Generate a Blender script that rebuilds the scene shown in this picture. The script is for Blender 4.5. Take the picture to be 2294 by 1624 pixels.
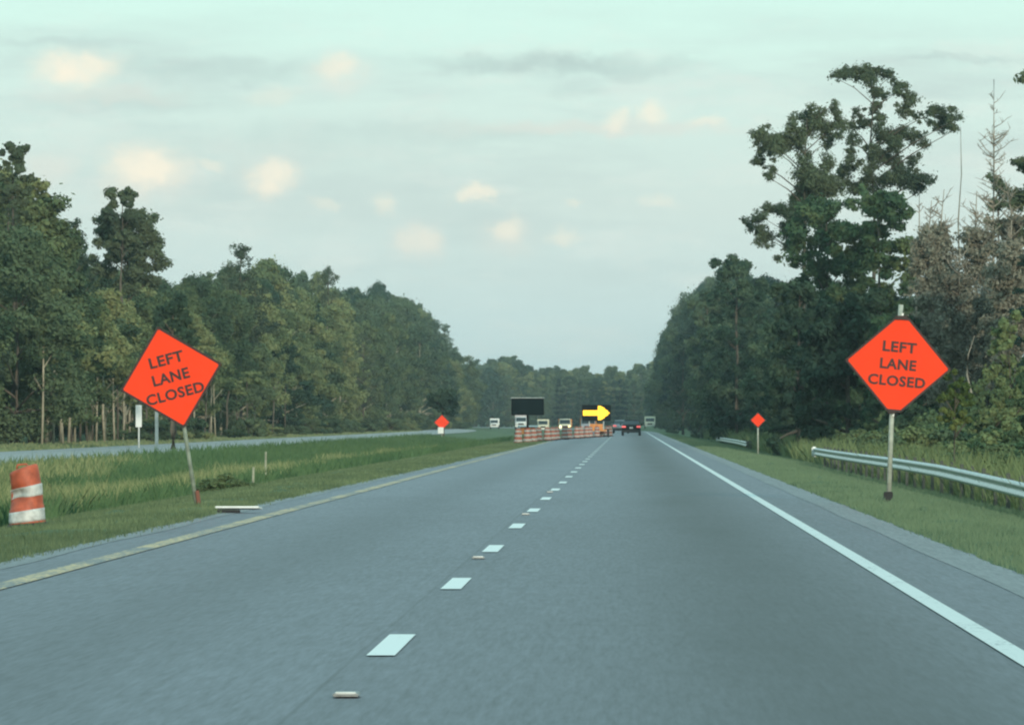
import bpy, bmesh, math, random
import numpy as np
from mathutils import Vector, Matrix
rnd = random.Random(7)
for o in list(bpy.data.objects): bpy.data.objects.remove(o)
S = bpy.context.scene
COL = S.collection

# ------------------------------------------------------------ camera
EYE = 1.35            # height of the eye above the road, metres
FOC = 12040.0         # focal length in units of 1/2294 of the picture width
cam = bpy.data.cameras.new('camera'); camo = bpy.data.objects.new('camera', cam); COL.objects.link(camo)
cam.sensor_width = 36; cam.lens = 36*FOC/2294
cam.shift_x = -259/2294; cam.shift_y = 131/2294
cam.clip_start = 0.5; cam.clip_end = 20000
camo.location = (0, 0, EYE); camo.rotation_euler = (math.radians(90), 0, 0)
S.camera = camo
def ax(px, Y): return (px-1406)*Y/FOC          # lateral metres at distance Y
def az(py, Y): return EYE-(py-943)*Y/FOC        # height at distance Y

# ------------------------------------------------------------ light
SUN_EL, SUN_AZ = math.radians(13), math.radians(164)   # azimuth from +Y (forward) towards +X
W = bpy.data.worlds.new("World"); S.world = W; W.use_nodes = True
nt = W.node_tree; nt.nodes.clear()
def N(t, kind, **kw):
    n = t.nodes.new(kind)
    for k, v in kw.items(): setattr(n, k, v)
    return n
def math_(t, op, a, b=None, clamp=False):
    n = N(t, 'ShaderNodeMath', operation=op, use_clamp=clamp)
    for i, v in enumerate([a, b]):
        if v is None: continue
        if isinstance(v, (int, float)): n.inputs[i].default_value = v
        else: t.links.new(v, n.inputs[i])
    return n.outputs[0]
def mixc(t, f, a, b):
    n = N(t, 'ShaderNodeMix', data_type='RGBA')
    for i, v in ((0, f), (6, a), (7, b)):
        if isinstance(v, (int, float)): n.inputs[i].default_value = v
        elif isinstance(v, tuple): n.inputs[i].default_value = (*v, 1)
        else: t.links.new(v, n.inputs[i])
    return n.outputs[2]
def ramp(t, f, stops):
    n = N(t, 'ShaderNodeValToRGB'); e = n.color_ramp.elements
    e[0].position, e[0].color = stops[0][0], (*stops[0][1], 1)
    e[1].position, e[1].color = stops[-1][0], (*stops[-1][1], 1)
    for p, c in stops[1:-1]:
        q = e.new(p); q.color = (*c, 1)
    t.links.new(f, n.inputs[0]); return n.outputs[0]
def noise(t, vec, scale, detail=3, rough=.55, sc=None):
    if sc:
        m = N(t, 'ShaderNodeMapping'); m.inputs['Scale'].default_value = sc
        t.links.new(vec, m.inputs[0]); vec = m.outputs[0]
    n = N(t, 'ShaderNodeTexNoise'); n.inputs['Scale'].default_value = scale
    n.inputs['Detail'].default_value = detail; n.inputs['Roughness'].default_value = rough
    t.links.new(vec, n.inputs['Vector']); return n.outputs['Fac']
sky = N(nt, 'ShaderNodeTexSky', sky_type='NISHITA'); sky.sun_disc = False
sky.sun_elevation = SUN_EL; sky.sun_rotation = SUN_AZ; sky.air_density = 1.2; sky.dust_density = 2; sky.ozone_density = 2
tc = N(nt, 'ShaderNodeTexCoord'); sp = N(nt, 'ShaderNodeSeparateXYZ'); nt.links.new(tc.outputs['Generated'], sp.inputs[0])
X, Y, Z = sp.outputs
yy = math_(nt, 'MAXIMUM', Y, .05)
u0 = math_(nt, 'DIVIDE', X, yy); v0 = math_(nt, 'DIVIDE', Z, yy)
dirn = tc.outputs['Generated']
w1 = noise(nt, dirn, 90, 6, .62); w2 = noise(nt, dirn, 87, 6, .62, sc=(1.1, 1, 1.7))
u = math_(nt, 'ADD', u0, math_(nt, 'MULTIPLY', math_(nt, 'SUBTRACT', w1, .5), .012))
v = math_(nt, 'ADD', v0, math_(nt, 'MULTIPLY', math_(nt, 'SUBTRACT', w2, .5), .008))
front = math_(nt, 'GREATER_THAN', Y, .3)
base = ramp(nt, Z, [(0, (.56, .76, .77)), (.018, (.61, .77, .75)), (.04, (.65, .78, .73)), (.062, (.66, .85, .78)), (.077, (.66, .94, .84)), (.3, (.52, .86, .86)), (1, (.42, .78, .88))])
veil = mixc(nt, .93, sky.outputs[0], base)
nsc = N(nt, 'ShaderNodeVectorMath', operation='SCALE'); nt.links.new(sky.outputs[0], nsc.inputs[0]); nsc.inputs[3].default_value = .1
nt.links.new(nsc.outputs[0], veil.node.inputs[6])
# thin grey streaks of cloud
st = noise(nt, dirn, 14, 8, .62, sc=(1, 1, 6))
stm = math_(nt, 'MULTIPLY', math_(nt, 'SUBTRACT', st, .46, True), 3.2, True)
band = ramp(nt, Z, [(0, (.2,)*3), (.025, (.8,)*3), (.05, (1,)*3), (.068, (.9,)*3), (.078, (.12,)*3), (1, (.3,)*3)])
col = mixc(nt, math_(nt, 'MULTIPLY', stm, band), veil, (.52, .64, .61))
lt = noise(nt, dirn, 34, 8, .65, sc=(1, 1, 3.2)); ltm = math_(nt, 'MULTIPLY', math_(nt, 'SUBTRACT', lt, .50, True), 2.6, True)
col = mixc(nt, math_(nt, 'MULTIPLY', ltm, band), col, (.76, .82, .75))
def blob(cx, cy, rx, ry, pw=1.0):
    a = math_(nt, 'DIVIDE', math_(nt, 'SUBTRACT', u, (cx-1406)/FOC), rx/FOC)
    b = math_(nt, 'DIVIDE', math_(nt, 'SUBTRACT', v, (943-cy)/FOC), ry/FOC)
    d = math_(nt, 'ADD', math_(nt, 'MULTIPLY', a, a), math_(nt, 'MULTIPLY', b, b))
    e = math_(nt, 'EXPONENT', math_(nt, 'MULTIPLY', math_(nt, 'POWER', d, 1.6), -1))
    return math_(nt, 'MULTIPLY', e, pw)
def blobs(L):
    s = None
    for b in L:
        q = blob(*b); s = q if s is None else math_(nt, 'MAXIMUM', s, q)
    return math_(nt, 'MULTIPLY', s, front)
tex = math_(nt, 'ADD', .4, math_(nt, 'MULTIPLY', noise(nt, dirn, 190, 7, .65), 1.1))
grey = blobs([(1200, 143, 260, 24, .75), (1420, 150, 180, 20, .45), (480, 160, 260, 26, .45), (120, 100, 170, 12, .35), (2150, 135, 160, 9, .4), (1280, 205, 60, 18, .3), (330, 225, 300, 26, .3), (900, 300, 400, 30, .35), (600, 330, 420, 60, .3)])
col = mixc(nt, math_(nt, 'MULTIPLY', grey, tex, True), col, (.45, .58, .55))
glow = blobs([(250, 215, 150, 22, .4), (1350, 285, 330, 20, .5), (330, 400, 100, 70, .4), (110, 375, 60, 40, .5), (930, 540, 55, 38, .55), (1140, 535, 60, 50, .35), (600, 400, 60, 55, .3), (770, 175, 70, 45, .4)])
col = mixc(nt, math_(nt, 'MULTIPLY', glow, tex, True), col, (.74, .74, .66))
cream = blobs([(175, 155, 88, 36, .95), (325, 380, 82, 48, 1), (605, 396, 44, 40, .85), (770, 155, 48, 34, .6), (1458, 250, 34, 26, .7), (1380, 268, 32, 20, .6), (1590, 272, 50, 15, .4), (1062, 436, 38, 20, .8), (1135, 512, 34, 28, .65), (935, 535, 40, 26, .35), (1262, 532, 40, 24, .4), (862, 465, 28, 18, .45), (735, 455, 34, 16, .35), (465, 370, 34, 10, .4), (605, 215, 66, 24, .25), (1475, 455, 34, 18, .3), (1292, 455, 20, 10, .3)])
col = mixc(nt, math_(nt, 'MULTIPLY', cream, tex, True), col, (.92, .86, .70))
bg = N(nt, 'ShaderNodeBackground'); bg.inputs[1].default_value = 1.11
nt.links.new(col, bg.inputs[0])
wo = N(nt, 'ShaderNodeOutputWorld'); nt.links.new(bg.outputs[0], wo.inputs[0])

sl = bpy.data.lights.new('sun', 'SUN'); sl.energy = 2.6; sl.angle = math.radians(3); sl.color = (1, .9, .72)
so = bpy.data.objects.new('sun', sl); COL.objects.link(so)
sd = Vector((math.sin(SUN_AZ)*math.cos(SUN_EL), math.cos(SUN_AZ)*math.cos(SUN_EL), math.sin(SUN_EL)))
so.rotation_euler = sd.to_track_quat('Z', 'Y').to_euler(); so.location = (20, -40, 30)
S.view_settings.view_transform = 'Standard'; S.view_settings.look = 'None'
S.view_settings.exposure = 0; S.view_settings.gamma = 1
S.render.engine = 'CYCLES'
S.cycles.pixel_filter_type = 'BLACKMAN_HARRIS'; S.cycles.filter_width = 2.2

# ------------------------------------------------------------ helpers
def tag(o, label=None, cat=None, group=None, kind=None):
    for k, v in (('label', label), ('category', cat), ('group', group), ('kind', kind)):
        if v: o[k] = v
    return o
def empty(name, loc=(0, 0, 0), rz=0):
    o = bpy.data.objects.new(name, None); COL.objects.link(o); o.location = loc; o.rotation_euler = (0, 0, rz)
    o.empty_display_size = .3; return o
def link(name, me, mat=None, parent=None):
    o = bpy.data.objects.new(name, me); COL.objects.link(o)
    if mat and not me.materials: me.materials.append(mat)
    if parent: o.parent = parent
    return o
def copy_tree(o, parent=None):
    c = o.copy(); COL.objects.link(c)
    if parent: c.parent = parent
    for ch in list(o.children): copy_tree(ch, c)
    return c
def npmesh(name, V, F, smooth=False, mi=None):
    """V (n,3), F (m,k) equal-sized faces"""
    V = np.asarray(V, np.float32); F = np.asarray(F, np.int32)
    me = bpy.data.meshes.new(name); me.vertices.add(len(V)); me.vertices.foreach_set('co', V.ravel())
    k = F.shape[1]; me.loops.add(F.size); me.loops.foreach_set('vertex_index', F.ravel())
    me.polygons.add(len(F)); me.polygons.foreach_set('loop_start', np.arange(0, F.size, k, dtype=np.int32))
    try: me.polygons.foreach_set('loop_total', np.full(len(F), k, np.int32))
    except Exception: pass
    if smooth: me.polygons.foreach_set('use_smooth', np.ones(len(F), bool))
    me.update(calc_edges=True); return me
class MB:
    """collects shapes into one mesh"""
    def __init__(s): s.bm = bmesh.new()
    def box(s, c, d, rot=None, bev=0):
        r = bmesh.ops.create_cube(s.bm, size=1); vs = r['verts']
        bmesh.ops.scale(s.bm, vec=d, verts=vs)
        if bev:
            es = list({e for v in vs for e in v.link_edges})
            rb = bmesh.ops.bevel(s.bm, geom=es, offset=bev, segments=2, affect='EDGES'); vs = list({v for f in rb['faces'] for v in f.verts} | {v for v in vs if v.is_valid})
        if rot: bmesh.ops.rotate(s.bm, cent=(0, 0, 0), matrix=rot, verts=vs)
        bmesh.ops.translate(s.bm, vec=c, verts=vs); return s
    def cyl(s, a, b, r1, r2=None, n=12):
        a, b = Vector(a), Vector(b); r2 = r1 if r2 is None else r2; d = b-a
        r = bmesh.ops.create_cone(s.bm, cap_ends=True, segments=n, radius1=r1, radius2=r2, depth=d.length)
        bmesh.ops.transform(s.bm, matrix=Matrix.Translation((a+b)/2) @ d.to_track_quat('Z', 'Y').to_matrix().to_4x4(), verts=r['verts']); return s
    def prism(s, prof, x0, x1, bev=0, inset=None):
        """profile in (y,z) extruded along x; inset: list of x insets per point"""
        n = len(prof); ins = inset or [0]*n
        A = [s.bm.verts.new((x0+ins[i], p[0], p[1])) for i, p in enumerate(prof)]
        B = [s.bm.verts.new((x1-ins[i], p[0], p[1])) for i, p in enumerate(prof)]
        fs = [s.bm.faces.new(A), s.bm.faces.new(B[::-1])]
        for i in range(n): fs.append(s.bm.faces.new((A[i], B[i], B[(i+1) % n], A[(i+1) % n])))
        bmesh.ops.recalc_face_normals(s.bm, faces=fs)
        if bev:
            es = list({e for f in fs for e in f.edges}); bmesh.ops.bevel(s.bm, geom=es, offset=bev, segments=2, affect='EDGES')
        return s
    def lathe(s, prof, n=28, c=(0, 0, 0)):
        rings = []
        for r, z in prof:
            rings.append([s.bm.verts.new((c[0]+r*math.cos(2*math.pi*i/n), c[1]+r*math.sin(2*math.pi*i/n), c[2]+z)) for i in range(n)])
        for a, b in zip(rings, rings[1:]):
            for i in range(n): s.bm.faces.new((a[i], a[(i+1) % n], b[(i+1) % n], b[i]))
        if prof[0][0] > .001: s.bm.faces.new(rings[0][::-1])
        if prof[-1][0] > .001: s.bm.faces.new(rings[-1])
        return s
    def tube(s, pts, rad, n=7):
        pts = [Vector(p) for p in pts]; rings = []
        for i, p in enumerate(pts):
            d = (pts[min(i+1, len(pts)-1)]-pts[max(i-1, 0)]).normalized()
            m = d.to_track_quat('Z', 'Y').to_matrix()
            rings.append([s.bm.verts.new(p + m @ Vector((rad[i]*math.cos(2*math.pi*k/n), rad[i]*math.sin(2*math.pi*k/n), 0))) for k in range(n)])
        for a, b in zip(rings, rings[1:]):
            for k in range(n):
                f = s.bm.faces.new((a[k], a[(k+1) % n], b[(k+1) % n], b[k])); f.smooth = True
        s.bm.faces.new(rings[0][::-1]); s.bm.faces.new(rings[-1]); return s
    def mesh(s, name, smooth=False):
        me = bpy.data.meshes.new(name)
        if smooth:
            for f in s.bm.faces: f.smooth = True
        s.bm.to_mesh(me); s.bm.free(); return me
    def build(s, name, mat, parent=None, smooth=False):
        return link(name, s.mesh(name, smooth), mat, parent)

# ------------------------------------------------------------ materials
def mat(name, color=(.5, .5, .5), rough=.6, metal=0, emis=None, es=0, spec=.5, nz=None, bump=0):
    m = bpy.data.materials.new(name); m.use_nodes = True; t = m.node_tree; b = t.nodes['Principled BSDF']
    b.inputs['Base Color'].default_value = (*color, 1); b.inputs['Roughness'].default_value = rough
    b.inputs['Metallic'].default_value = metal; b.inputs['Specular IOR Level'].default_value = spec
    if emis: b.inputs['Emission Color'].default_value = (*emis, 1); b.inputs['Emission Strength'].default_value = es
    if nz:   # (scale, dark factor, light factor): dirt and wear
        c = N(t, 'ShaderNodeTexCoord'); f = noise(t, c.outputs['Object'], nz[0], 5, .6)
        r = ramp(t, f, [(.3, tuple(q*nz[1] for q in color)), (.7, tuple(min(1, q*nz[2]) for q in color))])
        t.links.new(r, b.inputs['Base Color'])
    if bump:
        c = N(t, 'ShaderNodeTexCoord'); f = noise(t, c.outputs['Object'], bump, 4)
        bp = N(t, 'ShaderNodeBump'); bp.inputs['Strength'].default_value = .3; t.links.new(f, bp.inputs['Height']); t.links.new(bp.outputs[0], b.inputs['Normal'])
    return m
def leafmat(name, a, b, c=None, scale=.32, trans=.18):
    """foliage: patches of colour a/b through the crown plus a shift per tree"""
    m = bpy.data.materials.new(name); m.use_nodes = True; t = m.node_tree; t.nodes.clear()
    tcn = N(t, 'ShaderNodeTexCoord'); oi = N(t, 'ShaderNodeObjectInfo')
    off = N(t, 'ShaderNodeVectorMath', operation='SCALE'); off.inputs[0].default_value = (1, 1, 1)
    t.links.new(math_(t, 'MULTIPLY', oi.outputs['Random'], 90.), off.inputs[3])
    ad = N(t, 'ShaderNodeVectorMath', operation='ADD'); t.links.new(tcn.outputs['Object'], ad.inputs[0]); t.links.new(off.outputs[0], ad.inputs[1])
    f = noise(t, ad.outputs[0], scale, 4, .6); f2 = noise(t, ad.outputs[0], 3.0, 2)
    f = math_(t, 'ADD', math_(t, 'MULTIPLY', f, .75), math_(t, 'MULTIPLY', f2, .25))
    f = math_(t, 'ADD', f, math_(t, 'MULTIPLY', math_(t, 'SUBTRACT', oi.outputs['Random'], .5), .30))
    stops = [(.36, a), (.60, b)] if c is None else [(.34, a), (.52, b), (.66, c)]
    colr = ramp(t, f, stops)
    d = N(t, 'ShaderNodeBsdfDiffuse'); t.links.new(colr, d.inputs[0])
    tr = N(t, 'ShaderNodeBsdfTranslucent'); t.links.new(colr, tr.inputs[0])
    mx = N(t, 'ShaderNodeMixShader'); mx.inputs[0].default_value = trans
    t.links.new(d.outputs[0], mx.inputs[1]); t.links.new(tr.outputs[0], mx.inputs[2])
    o = N(t, 'ShaderNodeOutputMaterial'); t.links.new(mx.outputs[0], o.inputs[0]); return m
M = dict(
    olive=leafmat('olive_foliage', (.055, .092, .055), (.150, .190, .090), (.245, .268, .125)),
    green=leafmat('green_foliage', (.040, .080, .054), (.115, .160, .090)),
    dark=leafmat('dark_foliage', (.018, .044, .038), (.062, .100, .064)),
    pine=leafmat('pine_needles', (.048, .074, .052), (.115, .145, .085), trans=.15),
    vine=leafmat('vine_leaves', (.028, .066, .046), (.075, .130, .070), (.15, .185, .08), scale=.4),
    yellow=leafmat('yellow_green_foliage', (.08, .12, .04), (.24, .26, .09)),
    weed=leafmat('weed_leaves', (.072, .118, .065), (.18, .225, .105), scale=.12),
    brown=leafmat('dead_leaves', (.12, .115, .09), (.26, .245, .19), scale=.5),
    bark=mat('bark', (.10, .085, .065), .9, nz=(4, .6, 1.5)),
    palebark=mat('pale_bark', (.36, .32, .24), .9, nz=(2, .6, 1.3)),
    deadbark=mat('dead_bark', (.30, .26, .21), .9, nz=(3, .7, 1.3)),
    orange=mat('fluorescent_orange', (1.0, .062, .018), .75, spec=.15, nz=(2.5, .93, 1.0)),
    signblack=mat('sign_black', (.02, .006, .005), .6),
    drumorange=mat('drum_orange', (.50, .10, .045), .6, nz=(6, .55, 1.15)),
    drumwhite=mat('drum_white', (.62, .62, .60), .5, nz=(9, .55, 1.1)),
    rubber=mat('rubber', (.02, .02, .022), .8),
    post=mat('weathered_post', (.40, .42, .36), .6, nz=(8, .7, 1.2)),
    galv=mat('galvanised_steel', (.52, .56, .56), .38, .55, nz=(5, .75, 1.15)),
    wood=mat('post_steel', (.11, .12, .105), .9, nz=(6, .6, 1.2)),
    white=mat('white_paint', (.78, .80, .78), .4, nz=(4, .85, 1.03)),
    cream=mat('cream_paint', (.70, .66, .50), .4, nz=(4, .85, 1.03)),
    silver=mat('silver_paint', (.42, .40, .42), .35, .3),
    black=mat('black_paint', (.006, .008, .010), .7, spec=.05),
    screen=mat('message_screen', (.006, .014, .016), .7, spec=.05),
    glass=mat('dark_glass', (.02, .03, .035), .15),
    yellowpaint=mat('trailer_orange', (.65, .25, .05), .5, nz=(5, .7, 1.1)),
    amber=mat('amber_lamp', (.9, .6, .05), .4, emis=(1, .53, .012), es=1.8),
    headlamp=mat('lit_headlamp', (.9, .9, .6), .3, emis=(1, .88, .35), es=4),
    taillamp=mat('lit_taillamp', (.8, .1, .08), .3, emis=(1, .18, .18), es=.9),
    marker=mat('marker_casting', (.26, .27, .27), .6, nz=(20, .7, 1.2)),
    plate=mat('plate', (.6, .6, .58), .5),
)
# asphalt
def asphalt(name, base, main=False):
    m = bpy.data.materials.new(name); m.use_nodes = True; t = m.node_tree; b = t.nodes['Principled BSDF']
    c = N(t, 'ShaderNodeTexCoord'); P = c.outputs['Object']
    s = N(t, 'ShaderNodeSeparateXYZ'); t.links.new(P, s.inputs[0])
    f1 = noise(t, P, 26, 3, .7, sc=(1, .05, 1)); f2 = noise(t, P, .35, 4, .55, sc=(1.6, .25, 1)); f3 = noise(t, P, 9, 3, .7, sc=(1, .045, 1)); f4 = noise(t, P, 1.3, 3, .6, sc=(1, .08, 1))
    k = math_(t, 'ADD', -.45, math_(t, 'MULTIPLY', f1, 1.43))
    k = math_(t, 'ADD', k, math_(t, 'MULTIPLY', f3, .75)); k = math_(t, 'ADD', k, math_(t, 'MULTIPLY', f2, .5)); k = math_(t, 'ADD', k, math_(t, 'MULTIPLY', f4, .10))
    if main:
        def lane(cx, w, amt, k):   # oil and wear down the middle of a lane
            q = math_(t, 'DIVIDE', math_(t, 'SUBTRACT', math_(t, 'ADD', s.outputs[0], math_(t, 'MULTIPLY', f2, .5)), cx+.25), w)
            g = math_(t, 'EXPONENT', math_(t, 'MULTIPLY', math_(t, 'MULTIPLY', q, q), -1))
            g = math_(t, 'MULTIPLY', g, math_(t, 'ADD', .4, math_(t, 'MULTIPLY', f2, 1.2)))
            return math_(t, 'MULTIPLY', k, math_(t, 'SUBTRACT', 1, math_(t, 'MULTIPLY', g, amt)))
        k = lane(1.05, 1.0, .66, k); k = lane(-3.3, .7, .24, k)
        rl = math_(t, 'GREATER_THAN', s.outputs[0], -1.56); k = math_(t, 'MULTIPLY', k, math_(t, 'SUBTRACT', 1.04, math_(t, 'MULTIPLY', rl, .09)))
        # surface colour gets paler further on, in two steps
        for ys_, am in ((76, .10), (94, .10)):
            stp_ = N(t, 'ShaderNodeMapRange'); stp_.inputs[1].default_value = ys_-1; stp_.inputs[2].default_value = ys_+4
            t.links.new(math_(t, 'ADD', s.outputs[1], math_(t, 'MULTIPLY', f2, 3)), stp_.inputs[0])
            k = math_(t, 'MULTIPLY', k, math_(t, 'ADD', 1, math_(t, 'MULTIPLY', stp_.outputs[0], am)))
        # seam beside the lane line, cracks across the road
        seam = math_(t, 'COMPARE', math_(t, 'ADD', s.outputs[0], math_(t, 'MULTIPLY', f4, .06)), -1.53); seam.node.inputs[2].default_value = .012
        wob = math_(t, 'ADD', s.outputs[1], math_(t, 'MULTIPLY', noise(t, P, 1.2, 3), 1.0))
        cr = None
        for yv in (35.6, 47., 75.5, 93.5, 122, 150, 190, 238):
            q = math_(t, 'COMPARE', wob, yv+.5); q.node.inputs[2].default_value = .012+yv*.0011; cr = q if cr is None else math_(t, 'MAXIMUM', cr, q)
        cr = math_(t, 'MAXIMUM', math_(t, 'MULTIPLY', cr, .16), math_(t, 'MULTIPLY', seam, .28))
        k = math_(t, 'MULTIPLY', k, math_(t, 'SUBTRACT', 1, cr))
    v = N(t, 'ShaderNodeVectorMath', operation='SCALE'); v.inputs[0].default_value = base; t.links.new(k, v.inputs[3])
    t.links.new(v.outputs[0], b.inputs['Base Color']); b.inputs['Roughness'].default_value = .55; b.inputs['Specular IOR Level'].default_value = .55
    bp = N(t, 'ShaderNodeBump'); bp.inputs['Strength'].default_value = .25; bp.inputs['Distance'].default_value = .01
    t.links.new(f1, bp.inputs['Height']); t.links.new(bp.outputs[0], b.inputs['Normal']); return m
M['asphalt'] = asphalt('asphalt', (.126, .131, .157), True)
M['asphalt2'] = asphalt('old_asphalt', (.30, .29, .28))
M['gravel'] = asphalt('pale_shoulder', (.185, .19, .20))
def paint(name, color, wear):
    m = bpy.data.materials.new(name); m.use_nodes = True; t = m.node_tree; b = t.nodes['Principled BSDF']
    c = N(t, 'ShaderNodeTexCoord'); f = noise(t, c.outputs['Object'], 16, 5, .75, sc=(1, .5, 1)); g = noise(t, c.outputs['Object'], .5, 3)
    f = math_(t, 'ADD', f, math_(t, 'MULTIPLY', math_(t, 'SUBTRACT', g, .5), .4))
    t.links.new(ramp(t, f, [(wear, (.17, .18, .19)), (wear+.12, color)]), b.inputs['Base Color'])
    b.inputs['Roughness'].default_value = .6; return m
M['linewhite'] = paint('white_line_paint', (.70, .72, .70), .30)
M['dashwhite'] = paint('fresh_line_paint', (.80, .82, .80), .24)
M['lineyellow'] = paint('worn_yellow_paint', (.66, .47, .24), .46)
# soil and grass ground
gm = bpy.data.materials.new('grass_ground'); gm.use_nodes = True; t = gm.node_tree; b = t.nodes['Principled BSDF']
c = N(t, 'ShaderNodeTexCoord'); f = noise(t, c.outputs['Object'], .25, 6, .65); g = noise(t, c.outputs['Object'], 6, 4, .7)
f = math_(t, 'ADD', math_(t, 'MULTIPLY', f, .6), math_(t, 'MULTIPLY', g, .4))
t.links.new(ramp(t, f, [(.38, (.035, .075, .028)), (.52, (.075, .13, .045)), (.68, (.13, .16, .07))]), b.inputs['Base Color']); b.inputs['Roughness'].default_value = .95
M['ground'] = gm
M['mown'] = leafmat('mown_grass_blades', (.110, .150, .085), (.215, .265, .14), (.34, .34, .19), scale=.5, trans=.3)
M['rightgrass'] = leafmat('verge_grass_blades', (.090, .145, .095), (.18, .245, .15), scale=.4, trans=.3)
M['tallgreen'] = leafmat('tall_weed_blades', (.045, .105, .052), (.115, .185, .085), scale=.3, trans=.3)
M['drygrass'] = leafmat('dry_grass_blades', (.19, .235, .11), (.44, .42, .21), scale=.5, trans=.3)

# ------------------------------------------------------------ setting
def bend(Y): return 0 if Y < 620 else -((Y-620)**2)*1.1e-4      # the highway swings gently left far away
def sheet(name, pts, z, m, kind='structure'):
    """pts: rows (Y, x0, x1)"""
    V, F = [], []
    for i, (Yv, a, bb) in enumerate(pts):
        V += [(a+bend(Yv), Yv, z), (bb+bend(Yv), Yv, z)]
        if i: F.append((2*i-2, 2*i-1, 2*i+1, 2*i))
    o = link(name, npmesh(name, V, F), m); o['kind'] = kind; return o
PROF = [(-2200, .3), (-60, .3), (-33, .12), (-29, .0), (-27.6, -.03), (-19.1, -.03), (-18.3, -.12), (-16, -.45), (-12.5, -.75), (-10, -.42), (-8.7, -.2), (-7, -.03), (-6.1, -.012), (-5.8, -.03), (3.3, -.03), (3.6, -.012), (4.5, -.02), (6, -.28), (7.5, -.5), (9, -.55), (12, -.45), (20, -.2), (60, .2), (2200, .2)]
PX = np.array([p[0] for p in PROF]); PZ = np.array([p[1] for p in PROF])
def gz(x): return np.interp(x, PX, PZ)
xs = sorted(set([p[0] for p in PROF] + list(np.arange(-32, -6, .5)) + list(np.arange(3.6, 14, .4)) + list(np.arange(14, 60, 4)) + list(np.arange(-60, -32, 4))))
ys = [-900, -60] + list(np.arange(0, 200, 1.0)) + list(np.arange(200, 500, 5)) + list(np.arange(500, 2000, 30)) + [2500, 3400]
rg = np.random.default_rng(3)
XX, YY = np.meshgrid(xs, ys); base_z = gz(XX)
rough_ = np.where((XX < -6.3) & (XX > -19) | (XX > 3.9) & (XX < 60), .035, 0)*(YY > 0)*(YY < 490)
ZZ = base_z + rg.normal(0, 1, XX.shape)*rough_
BX = np.vectorize(bend)(YY)*((np.abs(XX) < 100)); BX = np.where(YY > 2100, BX, BX)
V = np.stack([XX+BX, YY, ZZ], -1).reshape(-1, 3); nx = len(xs)
i, j = np.meshgrid(np.arange(len(ys)-1), np.arange(nx-1), indexing='ij'); q = (i*nx+j).ravel()
o = link('ground', npmesh('ground', V, np.stack([q, q+1, q+nx+1, q+nx], 1), True), M['ground']); o['kind'] = 'structure'
def edges(f, y0=-60, y1=2050):
    r = []; Yv = y0
    while Yv < y1: r.append((Yv, *f(Yv))); Yv += .7 if Yv < 180 else (4 if Yv < 500 else 25)
    return r
def le(Y): return -6.0 + min(.7, max(0, (Y-90)/300)) + .05*math.sin(Y*.9)*math.sin(Y*.37+1) + rnd.uniform(-.03, .03)
def re(Y): return 3.46 + .02*math.sin(Y*.6)*math.sin(Y*.23+1) + rnd.uniform(-.025, .03)
sheet('road', edges(lambda Y: (le(Y), re(Y))), 0, M['asphalt'])
sheet('shoulder', edges(lambda Y: (3.02+.015*math.sin(Y*.31), re(Y)-.02)), .004, M['gravel'])
sheet('shoulder', edges(lambda Y: (le(Y)+.02, -5.72+.04*math.sin(Y*.4) + min(.5, max(0, (Y-90)/300)))), .004, M['gravel'])
sheet('opposite_road', edges(lambda Y: (-27.5, -19.2+rnd.uniform(-.05, .05))), 0, M['asphalt2'])
sheet('edge_line', edges(lambda Y: (2.17, 2.32)), .008, M['linewhite'])
sheet('yellow_line', edges(lambda Y: (-5.22, -5.0)), .008, M['lineyellow'])
sheet('opposite_edge_line', edges(lambda Y: (-26.4, -26.28)), .008, M['linewhite'])
sheet('opposite_yellow_line', edges(lambda Y: (-19.95, -19.83)), .008, M['lineyellow'])
V, F = [], []
for k in range(-2, 130):
    y0 = 32.35+12.19*k-1.52
    for a, bb in ((y0, y0+3.05),):
        n = len(V); x0, x1 = -1.50, -1.335
        V += [(x0+bend(a), a, .008), (x1+bend(a), a, .008), (x1+bend(bb), bb, .008), (x0+bend(bb), bb, .008)]; F.append((n, n+1, n+2, n+3))
o = link('lane_line', npmesh('lane_line', V, F), M['dashwhite']); o['kind'] = 'structure'

# raised pavement markers
def rpm():
    e = empty('raised_marker'); MB().box((0, 0, .012), (.13, .22, .016), bev=.006).build('casting', M['marker'], e)
    MB().box((0, -.09, .022), (.10, .035, .010), bev=.003).build('reflector', M['galv'], e); return e
p0 = rpm()
for k, (Y_, lab) in enumerate([(26.3, 'low steel road marker with white reflector nearest the camera, on the lane seam'), (52.6, 'low steel road marker between the second and third white dashes'),
                               (77, 'low steel road marker on the lane seam, third one up the road'), (101, 'low steel road marker on the lane seam, farthest of the four')]):
    e = p0 if k == 0 else copy_tree(p0); e.location = (-1.46 if k else -1.375, Y_, .004); tag(e, lab, 'road marker', 'raised road markers on the lane line')

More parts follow.
